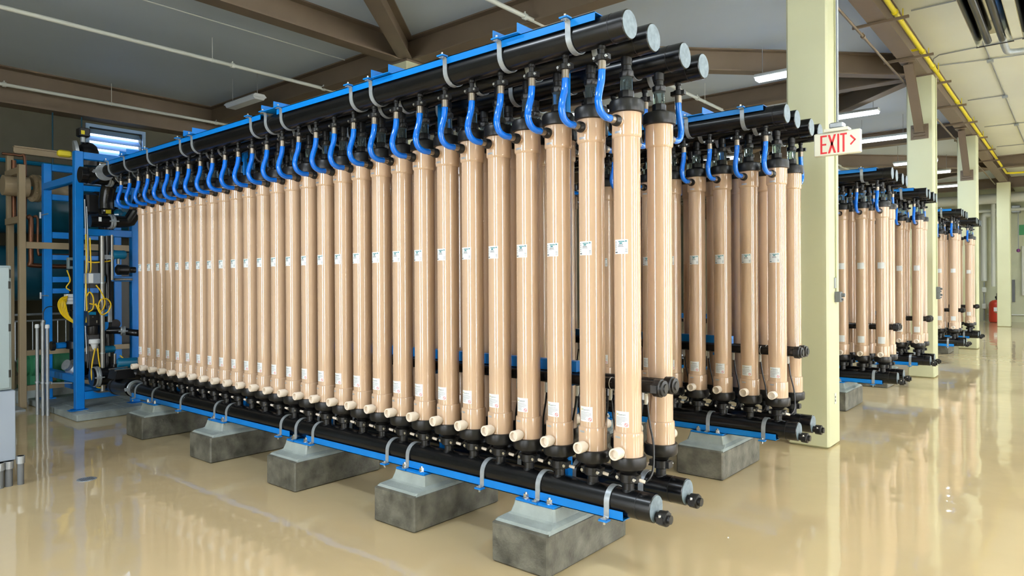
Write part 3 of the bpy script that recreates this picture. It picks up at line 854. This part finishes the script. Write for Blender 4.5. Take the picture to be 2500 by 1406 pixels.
MB().box(PX1 + .02, PX1 + .16, PY0 - .16, PY0 - .08, .112, .118).build('anchor_tab', M['blue'], sk, off=so)

def bpipe(name, pts, r, label, n=24, m='black', cat='pipe', grp='black pipes of the valve skid', disc=False, clamps=()):
    t = thing(name, label, cat, pts[0], group=grp)
    o = tuple(-c for c in pts[0])
    MB().tube(pts, r, n).build('pipe', M[m], t, off=o)
    if disc:
        d = (Vector(pts[0]) - Vector(pts[1])).normalized()
        MB().lathe([(r - .004, -.002), (r - .006, .003)], n, pts[0], d).build('end_disc', M['blackm'], t, off=o)
        MB().lathe([(r + .004, -.09), (r + .006, -.085), (r + .004, -.08)], n, pts[0], d).build('weld_seam', M['blackm'], t, off=o)
    for c, d, rr in clamps:
        k = MB().lathe([(rr - .01, -.03), (rr + .012, -.032), (rr + .016, -.012), (rr + .004, 0), (rr + .016, .012), (rr + .012, .032), (rr - .01, .03)], 28, c, d).build('pipe_clamp', M['galv'], t, off=o)
        dv = Vector(d).normalized()
        sd = dv.cross(Vector((0, 0, 1))) if abs(dv.z) < .9 else Vector((1, 0, 0))
        if sd.x + -sd.y < 0: sd = -sd
        cc = Vector(c) + sd * (rr + .02)
        MB().box(cc.x - .02, cc.x + .02, cc.y - .02, cc.y + .02, cc.z - .02, cc.z + .02).cyl(cc - dv * .06, cc + dv * .06, .011, n=8).build('clamp_lug', M['galv'], k, off=o)
    return t
tp = bpipe('tee_pipe', [(-10.31, 3.30, 3.365), (-10.31, 3.75, 3.365), (-10.31, 4.4, 3.365)], .11, 'thick black tee pipe with end disc at the rack\'s upper left', disc=True, clamps=(((-10.31, 3.66, 3.365), (0, 1, 0), .112),))
MB().lathe([(.09, 0), (.115, .03), (.115, .1), (.095, .13), (.095, .42)], 24, (-10.36, 3.455, 3.366), (1, 0, 0)).build('branch', M['black'], tp, off=(10.31, -3.30, -3.365))
ck = MB().lathe([(.085, -.03), (.107, -.032), (.112, -.012), (.1, 0), (.112, .012), (.107, .032), (.085, .03)], 28, (-9.88, 3.455, 3.369), (1, 0, 0)).build('pipe_clamp', M['galv'], tp, off=(10.31, -3.30, -3.365))
MB().box(-9.91, -9.85, 3.325, 3.36, 3.35, 3.39).cyl((-9.95, 3.335, 3.37), (-9.81, 3.335, 3.37), .011, n=8).build('clamp_lug', M['galv'], ck, off=(10.31, -3.30, -3.365))
bpipe('elbow_pipe', smooth([(-9.72, 3.741, 3.37), (-10.2, 3.741, 3.37), (-10.45, 3.72, 3.30), (-10.52, 3.70, 3.1), (-10.52, 3.70, 2.95)], 4), .095, 'black elbow pipe dropping from the second top header', clamps=(((-10.02, 3.741, 3.37), (1, 0, 0), .1),))
bpipe('elbow_pipe', [(-10.62, 3.52, 2.775), (-10.6, 3.98, 2.79), (-10.59, 4.02, 2.80), (-10.55, 4.10, 2.96), (-10.5, 4.16, 3.2)], .085, 'black pipe with silver clamp bending up behind the leftmost tubes', clamps=(((-10.6, 3.79, 2.783), (0, 1, .03), .088),))
tag(MB().box(-10.522, -10.53, 3.60, 3.635, 2.77, 2.83).build('pipe_sticker', M['labelw']), 'small white sticker on the clamped black pipe', 'sticker')
bpipe('vertical_pipe', [(-11.7, 3.68, .5), (-11.7, 3.68, 3.45)], .085, 'black vertical pipe inside the blue skid frame, left one')
bpipe('vertical_pipe', [(-10.95, 3.86, .45), (-10.95, 3.86, 2.6)], .05, 'black vertical pipe inside the blue skid frame, right one')
bpipe('valve_pipe', [(-10.33, 3.741, .47), (-10.0, 3.741, .485), (-9.74, 3.741, .498)], .115, 'thick black valve end at the left of the lower front manifold', disc=True, clamps=(((-9.66, 3.741, .498), (1, 0, 0), .095),))
bpipe('suction_pipe', [(-10.72, 3.56, .58), (-10.7, 4.2, .58)], .13, 'wide black suction pipe low inside the skid', clamps=(((-10.72, 3.62, .58), (0, 1, 0), .13),))
bpipe('outlet_pipe', smooth([(-10.85, 3.8, 1.22), (-10.8, 3.98, 1.21), (-10.7, 4.1, 1.18), (-10.5, 4.18, 1.17), (-9.6, 3.88, 1.21)], 4), .05, 'black outlet pipe with silver band reaching the leftmost tubes', clamps=(((-10.78, 4.0, 1.205), (.3, 1, 0), .055),))
bpipe('pump_pipe', [(-12.3, 3.9, .55), (-11.6, 3.9, .55), (-11.2, 3.95, .6)], .12, 'black horizontal pipe between the green pump and skid')
# stainless poles
t = thing('instrument_pole', 'stainless vertical pole carrying the skid instruments', 'pole', (-10.7, 3.70, .36))
MB().cyl((0, 0, 0), (0, 0, 2.22), .03, n=14).build('pole', M['steel'], t)
MB().box(-.09, .09, -.09, .09, 0, .012).build('foot_plate', M['steel'], t)
for z in (.55, 1.1, 1.55): MB().lathe([(.034, z - .01), (.034, z + .01)], 14).build('clip', M['galv'], t)
t = thing('instrument_pole', 'thinner stainless pipe right of the instrument pole', 'pole', (-10.7, 3.83, 1.95))
MB().cyl((0, 0, 0), (0, 0, .65), .019, n=12).build('pole', M['steel'], t)
MB().box(-.012, .012, -.12, .02, .3, .36).build('clip', M['galv'], t)
t = thing('grey_junction_box', 'light grey junction box on the skid\'s stainless pole', 'box', (-10.78, 3.61, 1.9))
MB().bbox(-.09, .09, -.09, .09, 0, .15, .006).build('body', M['cab2'], t)
MB().box(.09, .096, -.085, -.03, .01, .14).build('lid', M['labelw'], t)
for z in (.02, .11): MB().cyl((.0, .09, z), (.0, .16, z), .007, n=6).build('bolt', M['bolt'], t)
# actuator block
t = thing('valve_actuator', 'black valve actuator with blue bracket hanging in the skid', 'actuator', (-10.8, 3.63, 1.17))
MB().bbox(-.09, .09, -.11, .07, .12, .36, .02).build('body', M['blackm'], t)
MB().lathe([(.07, .0), (.085, .03), (.085, .13)], 16, (0, -.02, 0)).build('bonnet', M['blackm'], t)
MB().prism([(.07, .18), (.16, .18), (.15, .09), (.07, .02)], 'x', .02, .08).box(.02, .08, .05, .17, .26, .36).build('bracket', M['blue'], t)
MB().bbox(.02, .1, .15, .2, .17, .42, .008).build('limit_switch', M['galv'], t)
MB().box(.09, .095, -.1, -.01, .29, .33).build('indicator_window', M['tealb'], t)
for y, z in ((.0, .2), (.0, .18), (-.05, .26)): MB().cyl((.09, y, z), (.098, y, z), .01, n=8).build('screw', M['bolt'], t)
# smaller instruments
def transmitter(loc, d, L, r, label):
    t = thing('transmitter', label, 'transmitter', loc, group='teal transmitters')
    MB().lathe([(r * .8, -L / 2), (r, -L / 2 + .02), (r, L / 2 - .02), (r * .8, L / 2)], 18, d=d).build('housing', M['tealb'], t)
    MB().lathe([(r * 1.06, -L / 2 + .015), (r * 1.06, -L / 2 + .05)], 18, d=d).build('cover_ring', M['tealb'], t)
    MB().cyl((0, 0, -r * .8), (0, 0, -r * 2.1), r * .35, n=12).build('stem', M['steel'], t)
    return t
transmitter((-10.35, 3.90, .77), (.35, .94, 0), .26, .08, 'teal cylindrical transmitter beside the lowest left tube port')
transmitter((-10.8, 3.82, .95), (0, 1, 0), .15, .05, 'small teal transmitter low on the skid')
transmitter((-10.75, 3.93, 2.32), (0, 1, 0), .2, .065, 'teal transmitter high behind the stainless pipes')
t = thing('pressure_regulator', 'dark pressure regulator below the upper teal transmitter', 'regulator', (-10.75, 4.0, 2.1))
MB().lathe([(.05, -.1), (.075, -.08), (.075, .05), (.05, .08)], 16, d=(0, 1, 0)).build('body', M['blackm'], t)
MB().lathe([(.03, .08), (.045, .1), (.045, .16)], 12, d=(0, 1, 0)).build('knob', M['blackm'], t)
MB().cyl((0, -.12, -.14), (0, .12, -.14), .018, n=10).build('pipe_stub', M['steel'], t)
t = thing('flow_valve', 'black flow valve with blue plate above the lower manifold\'s end', 'valve', (-10.15, 3.74, .6))
MB().prism([(-.13, .0), (.13, .0), (.1, .12), (-.1, .12)], 'x', -.12, .14).build('body', M['blackm'], t)
MB().prism([(-.06, .121), (.07, .121), (.06, .13), (-.05, .13)], 'x', -.07, .08).build('blue_plate', M['tealb'], t)
for x in (-.1, .11): MB().cyl((x, -.12, .12), (x, .12, .13), .011, n=8).build('rod', M['steel'], t)
t = thing('small_valve', 'small black valve with steel stem on the lower skid', 'valve', (-10.7, 3.86, .62))
MB().lathe([(.09, 0), (.09, .03), (.05, .05), (.04, .12)], 16).build('body', M['blackm'], t)
MB().cyl((0, 0, .12), (0, 0, .27), .018, n=10).build('stem', M['steel'], t)
MB().bbox(-.04, .04, .05, .11, .06, .2, .01).build('solenoid', M['blackm'], t)
t = thing('cable_junction', 'white round cable junction in the middle of the skid', 'junction', (-10.8, 3.63, .98))
MB().lathe([(.02, -.02), (.03, .0), (.05, .06), (.07, .07), (.07, .12), (.06, .13)], 18).build('body', M['labelw'], t)
t = thing('terminal_box', 'white terminal box with yellow cables on the skid post', 'box', (-11.4, 3.53, 1.60))
MB().bbox(-.06, .06, -.08, .1, 0, .15, .005).build('body', M['labelw'], t)
for z in (.05, .1): MB().box(.06, .064, -.08, .1, z - .003, z + .003).build('groove', M['pvcgrey'], t)
MB().bbox(-.04, .04, .02, .1, -.35, -.01, .006).build('cable_trunk', M['pvcgrey'], t)
t = thing('gauge_box', 'small grey gauge box behind the front skid post', 'gauge', (-11.5, 3.56, 2.12))
MB().bbox(-.04, .04, -.05, .05, 0, .17, .006).build('body', M['cab'], t)
MB().box(.04, .044, -.03, .03, .04, .13).build('face', M['blackm'], t)
# upper dark instrument cluster
t = thing('actuator_cluster', 'dark actuator with yellow tag behind the top of the skid', 'actuator', (-10.95, 3.78, 2.9))
MB().bbox(-.1, .1, -.22, -.05, .0, .3, .03).build('body', M['blackm'], t)
MB().cyl((.0, -.1, .28), (.0, .3, .3), .06, n=16).build('cylinder', M['blackm'], t)
MB().bbox(-.06, .08, -.02, .12, .0, .13, .01).build('solenoid', M['blackm'], t)
MB().box(.081, .085, .03, .1, .02, .12).build('yellow_tag', M['yellowp'], t)
MB().box(.081, .085, -.0, .02, .05, .11).build('white_tag', M['labelw'], t)
MB().lathe([(.05, .15), (.09, .2), (.09, .24), (.06, .28)], 16, (0, .0, .02), (0, 1, 0)).build('blue_cap', M['tealb'], t)
MB().cyl((.05, .25, -.02), (.05, .32, .03), .05, n=12).build('teal_cap', M['tealb'], t)
# wafer valve over the frame
t = thing('dome_valve', 'glossy black elbow with steel flange and black actuator above the skid', 'valve', (-11.8, 3.78, 3.72))
MB().lathe([(.15, 0), (.15, .16), (.145, .24), (.12, .31), (.07, .355), (.02, .37)], 24, (0, .11, 0)).build('elbow', M['black'], t)
MB().lathe([(.13, -.03), (.155, -.025), (.155, .02), (.13, .025)], 24, (0, -.05, .22), (.2, 1, .15)).build('flange', M['galv'], t)
MB().bbox(-.08, .08, -.03, .12, .44, .58, .015).build('actuator', M['blackm'], t)
MB().cyl((0, .04, .36), (0, .04, .45), .035, n=12).build('stem', M['galv'], t)
MB().box(.08, .084, -.01, .04, .47, .53).build('yellow_tag', M['yellowp'], t)
MB().bbox(-.05, .05, -.3, -.12, .1, .2, .02).build('yellow_handle', M['yellowp'], t)
# cables
CAB = [([(-10.78, 3.52, 2.6), (-10.78, 3.53, 2.2), (-10.78, 3.52, 1.9), (-10.78, 3.53, 1.5), (-10.78, 3.52, 1.35)], 'yellow cable running down beside the front skid post'),
       ([(-10.74, 3.56, 2.55), (-10.74, 3.57, 2.15), (-10.74, 3.56, 2.05)], 'short yellow cable above the grey junction box'),
       ([(-10.7, 3.62, 1.88), (-10.68, 3.68, 1.78), (-10.66, 3.72, 1.65), (-10.66, 3.70, 1.55), (-10.66, 3.66, 1.5)], 'thick yellow cable curving down from the grey junction box'),
       ([(-10.66, 3.60, 1.62), (-10.64, 3.64, 1.5), (-10.64, 3.68, 1.46), (-10.64, 3.75, 1.5), (-10.64, 3.79, 1.6), (-10.64, 3.74, 1.68), (-10.64, 3.66, 1.67), (-10.64, 3.63, 1.58), (-10.64, 3.66, 1.48)], 'coiled yellow cable looped on the stainless pole'),
       ([(-10.68, 3.53, 1.62), (-10.68, 3.6, 1.6), (-10.68, 3.66, 1.58)], 'straight yellow cable beside the blue duct'),
       ([(-10.7, 3.5, 1.72), (-10.7, 3.54, 1.78), (-10.7, 3.585, 1.70), (-10.7, 3.58, 1.55), (-10.7, 3.52, 1.5)], 'small yellow cable loop at the front skid post'),
       ([(-10.75, 3.62, .98), (-10.72, 3.57, .75), (-10.7, 3.56, .58), (-10.7, 3.6, .46), (-10.7, 3.68, .42), (-10.68, 3.78, .5)], 'long yellow cable looping low under the white junction'),
       ([(-10.74, 3.65, .98), (-10.72, 3.66, .8), (-10.71, 3.68, .66), (-10.7, 3.65, .6), (-10.7, 3.69, .54), (-10.68, 3.76, .52), (-10.66, 3.82, .53)], 'yellow cable hanging from the white junction to the small valve'),
       ([(-10.68, 3.92, .86), (-10.66, 3.96, .8), (-10.64, 3.93, .7), (-10.5, 3.93, .66)], 'yellow cable joining the small valve and teal transmitter'),
       ([(-10.93, 3.75, 3.2), (-10.8, 3.80, 3.1), (-10.78, 3.77, 2.96)], 'yellow cable arc at the dark actuator cluster'),
       ([(-11.35, 3.46, 2.1), (-11.35, 3.5, 1.95), (-11.35, 3.45, 1.85), (-11.35, 3.5, 1.8)], 'yellow cable below the grey gauge box'),
       ([(-10.76, 3.54, 2.21), (-10.74, 3.62, 2.2), (-10.72, 3.78, 2.22), (-10.72, 3.85, 2.24)], 'thin yellow cable stretching to the upper teal transmitter')]
for p, l in CAB:
    tag(MB().tube(smooth(p, 6), .009, 7).build('yellow_cable', M['cable']), l, 'cable', 'yellow cables of the valve skid')
for k in range(6):
    a = .02 * k
    tag(MB().tube(smooth([(-11.33, 3.46 - .004 * k, 1.72 - .018 * k), (-11.31, 3.37 + a * .5, 1.69 - a * .6), (-11.3, 3.33 + a, 1.60 - a * .3), (-11.3, 3.37 + a * .8, 1.47), (-11.28, 3.46 + a * .3, 1.37 + a * .2), (-11.2, 3.58, 1.28)], 5), .0085, 6).build('yellow_cable', M['cable']),
        'yellow cable of the bundle drooping from the white terminal box, %s from outside' % ORD[k + 1], 'cable', 'yellow cable bundle at the terminal box')

# ------------------------------------------------------------------ machinery behind the skid
t = thing('tan_frame', 'tan steel support frame standing left of the blue skid', 'frame', (-12.45, 3.2, 0))
to = (12.45, -3.2, 0)
for x, y, z1 in ((-12.45, 3.19, 3.73), (-13.3, 3.25, 4.02), (-12.45, 5.1, 3.73), (-13.3, 5.1, 4.02)):
    MB().bbox(x - .05, x + .05, y - .045, y + .045, 0, z1, .005).build('post', M['tan'], t, off=to)
for x, y0, y1, z, h in ((-12.45, 3.235, 5.05, 2.5, .05), (-12.45, 3.235, 5.05, .84, .04), (-12.45, 3.235, 5.05, .3, .04)):
    MB().box(x - .04, x + .04, y0, y1, z - h, z + h).build('beam', M['tan'], t, off=to)
for y, z in ((3.2, 3.66), (3.2, 2.9), (5.1, 3.66)):
    MB().box(-13.25, -12.5, y - .03, y + .03, z - .05, z + .05).build('cross_beam', M['tan'], t, off=to)
MB().box(-13.35, -13.25, 3.3, 6.8, 4.03, 4.05).box(-13.31, -13.29, 3.3, 6.8, 4.05, 4.13).box(-13.35, -13.25, 3.3, 6.8, 4.13, 4.15).build('top_beam', M['tan'], t, off=to)
MB().lathe([(.02, 0), (.16, .0), (.16, .34), (.02, .34)], 20, (-13.0, 3.08, 3.46), (0, 1, 0)).build('spool_piece', M['tan'], t, off=to)
def vessel(y0, y1, x, z, r, label):
    t = thing('pressure_vessel', label, 'vessel', (x, y0, z), group='dark teal pressure vessels')
    L = y1 - y0
    MB().lathe([(.05, -.3), (r * .5, -.26), (r * .85, -.14), (r, 0), (r, L), (r * .8, L + .2), (.05, L + .3)], 32, d=(0, 1, 0)).build('shell', M['teal'], t)
    for y in (.5, L - .5):
        MB().lathe([(r + .012, y - .03), (r + .012, y + .03)], 32, d=(0, 1, 0)).build('girth_band', M['teal'], t)
    for y in (.8, L - .8):
        MB().box(-.3, .3, y - .05, y + .05, -z if z < 2 else -z, -r * .8).build('saddle', M['teal'], t)
vessel(2.2, 8.5, -14.9, 3.35, .52, 'dark teal horizontal vessel behind the tan frame, upper one')
vessel(2.2, 8.5, -14.9, 2.1, .5, 'dark teal horizontal vessel behind the tan frame, lower one')
t = thing('blind_flange', 'tan bolted flange on a pipe between tan frame and skid', 'flange', (-13.0, 3.52, 3.45))
MB().lathe([(.2, -.05), (.22, -.045), (.22, -.005), (.2, 0), (.22, .005), (.22, .045), (.2, .05)], 28, d=(.2, -.98, 0)).build('disc', M['tan'], t)
MB().lathe([(.12, -.5), (.12, -.05)], 20, d=(.2, -.98, 0)).build('pipe', M['tan'], t)
nb = Vector((.2, -.98, 0))
sb = Vector((.98, .2, 0))
for k in range(12):
    a = 2 * math.pi * k / 12
    c = (sb * math.cos(a) + Vector((0, 0, 1)) * math.sin(a)) * .185
    MB().cyl(c - nb * .07, c + nb * .07, .016, n=6).build('flange_bolt', M['tan'], t)
MB().cyl(nb * .05, nb * .09, .03, n=10).build('plug', M['tealb'], t)
for p, r, l in (([(-13.1, 3.1, 3.97), (-13.1, 3.33, 3.97), (-13.08, 3.40, 3.9), (-13.08, 3.40, 3.0)], .022, 'thin copper pipe bending down behind the tan post'),
                ([(-12.9, 3.38, 2.95), (-12.9, 3.43, 2.93), (-12.9, 3.43, 2.3), (-12.9, 3.48, 2.2), (-12.9, 4.3, 2.19)], .038, 'thick copper pipe turning right behind the skid'),
                ([(-12.9, 3.46, 2.98), (-12.9, 3.52, 2.95), (-12.9, 3.525, 2.42), (-12.9, 3.6, 2.38), (-12.9, 4.0, 2.38)], .02, 'slim copper pipe beside the thick copper pipe'),
                ([(-13.2, 3.28, 3.9), (-13.2, 3.28, 2.9)], .035, 'short copper riser at the tan frame')):
    tag(MB().tube(smooth(p, 5), r, 10).build('copper_pipe', M['copper']), l, 'pipe', 'copper pipes')
t = thing('guard_railing', 'galvanised guard railing with thin balusters behind the skid', 'railing', (-13.85, 2.6, .5))
MB().cyl((0, 0, .88), (0, 4.4, .88), .02, n=8).build('top_rail', M['galv'], t)
MB().cyl((0, 0, .77), (0, 4.4, .77), .016, n=8).build('second_rail', M['galv'], t)
MB().cyl((0, 0, .1), (0, 4.4, .1), .016, n=8).build('bottom_rail', M['galv'], t)
bm_ = MB().cyl((0, 0, .1), (0, 0, .77), .008, n=6).mesh('baluster', M['galv'])
for k in range(34):
    obj('baluster', bm_, t, (0, .1 + k * .125, 0))
for y in (.02, 2.2, 4.38):
    MB().cyl((0, y, -.5), (0, y, .88), .022, n=8).build('post', M['galv'], t)
t = thing('green_pump', 'green pump motor on a base behind the blue skid', 'pump', (-13.2, 3.75, 0))
MB().lathe([(.12, -.42), (.17, -.4), (.17, -.3), (.22, -.28), (.22, -.22), (.15, -.2), (.15, .0), (.22, .02), (.24, .1), (.24, .38), (.2, .44), (.08, .46)], 24, (0, 0, .58), (0, 1, 0)).build('motor', M['green'], t)
MB().box(-.18, .18, -.4, .42, .2, .26).box(-.14, .14, -.3, -.16, .26, .45).box(-.14, .14, .15, .3, .26, .4).build('base', M['green'], t)
MB().box(-.2, .2, -.5, .5, 0, .2).build('pedestal', M['padc'], t)
t = thing('shade_panel', 'added tall dark panel in place of shade behind the skid pipework', 'panel', (-12.9, 4.6, 0))  # dark panel added to stand in for shade behind the skid
MB().bbox(-.1, .1, -.45, 1.6, .1, 2.45, .01).build('body', M['darkmetal'], t)
MB().box(-.12, .12, -.47, 1.62, 0, .1).build('plinth', M['blackm'], t)
for z, l in ((5.0, 'upper'), (4.2, 'lower')):
    tag(MB().tube([(-16.9, 1, z - .55), (-16.9, 16, z - .55)], .045, 8).build('wall_pipe', M['tealb' if z > 4.5 else 'galv']), '%s pipe running along the dark left wall' % l, 'pipe', 'pipes on the left wall')
for y, l in ((4.85, 'left'), (5.4, 'middle'), (7.6, 'right')):
    tag(MB().cyl((-16.75, y, 3.9), (-16.75, y, 5.55), .014, n=6).build('hanger_rod', M['teal']), 'thin blue hanger rod below the wall beam, %s one' % l, 'rod', 'hanger rods at the left wall')

# more dark pipework and cables inside the skid
bpipe('valve_stack', [(-11.35, 3.98, .4), (-11.35, 3.98, 3.3)], .1, 'black vertical riser deep inside the blue skid')
bpipe('cross_pipe', [(-11.9, 3.95, 1.3), (-11.0, 3.98, 1.3)], .07, 'black cross pipe at mid height inside the skid')
bpipe('cross_pipe', [(-11.9, 3.98, 2.95), (-11.0, 3.98, 2.95)], .09, 'black cross pipe high inside the skid')
t = thing('butterfly_valve', 'dark butterfly valve with blue body on the left vertical pipe', 'valve', (-11.7, 3.68, .98))
MB().lathe([(.12, -.06), (.135, -.05), (.135, .05), (.12, .06)], 24).build('body', M['blackm'], t)
MB().bbox(-.05, .05, -.28, -.13, -.045, .045, .015).build('gearbox', M['blue'], t)
MB().cyl((0, -.28, 0), (0, -.33, 0), .07, n=16).build('handwheel', M['darkmetal'], t)
t = thing('control_valve', 'black control valve with grey bonnet at the foot of the left vertical pipe', 'valve', (-11.6, 3.66, .62))
MB().lathe([(.1, 0), (.12, .03), (.12, .1), (.08, .14), (.08, .2)], 20, (.0, 0, 0), (.4, -1, .5)).build('bonnet', M['galv'], t)
MB().lathe([(.13, -.1), (.15, -.06), (.15, .06), (.13, .1)], 20).build('body', M['blackm'], t)
for k, (y, z0, z1) in enumerate(((3.535, .9, 3.1), (3.548, .7, 2.9), (3.56, 1.2, 3.0), (3.575, .6, 2.6))):
    tag(MB().tube(smooth([(-10.86, y, z1), (-10.85, y + .01, z1 * .6 + z0 * .4), (-10.86, y - .005, z1 * .3 + z0 * .7), (-10.85, y + .012, z0)], 6), .008, 6).build('control_cable', M['blackm' if k % 2 else 'conduit']),
        ['grey', 'black', 'pale grey', 'thin black'][k] + ' control cable running down behind the front skid post', 'cable', 'control cables behind the skid post')
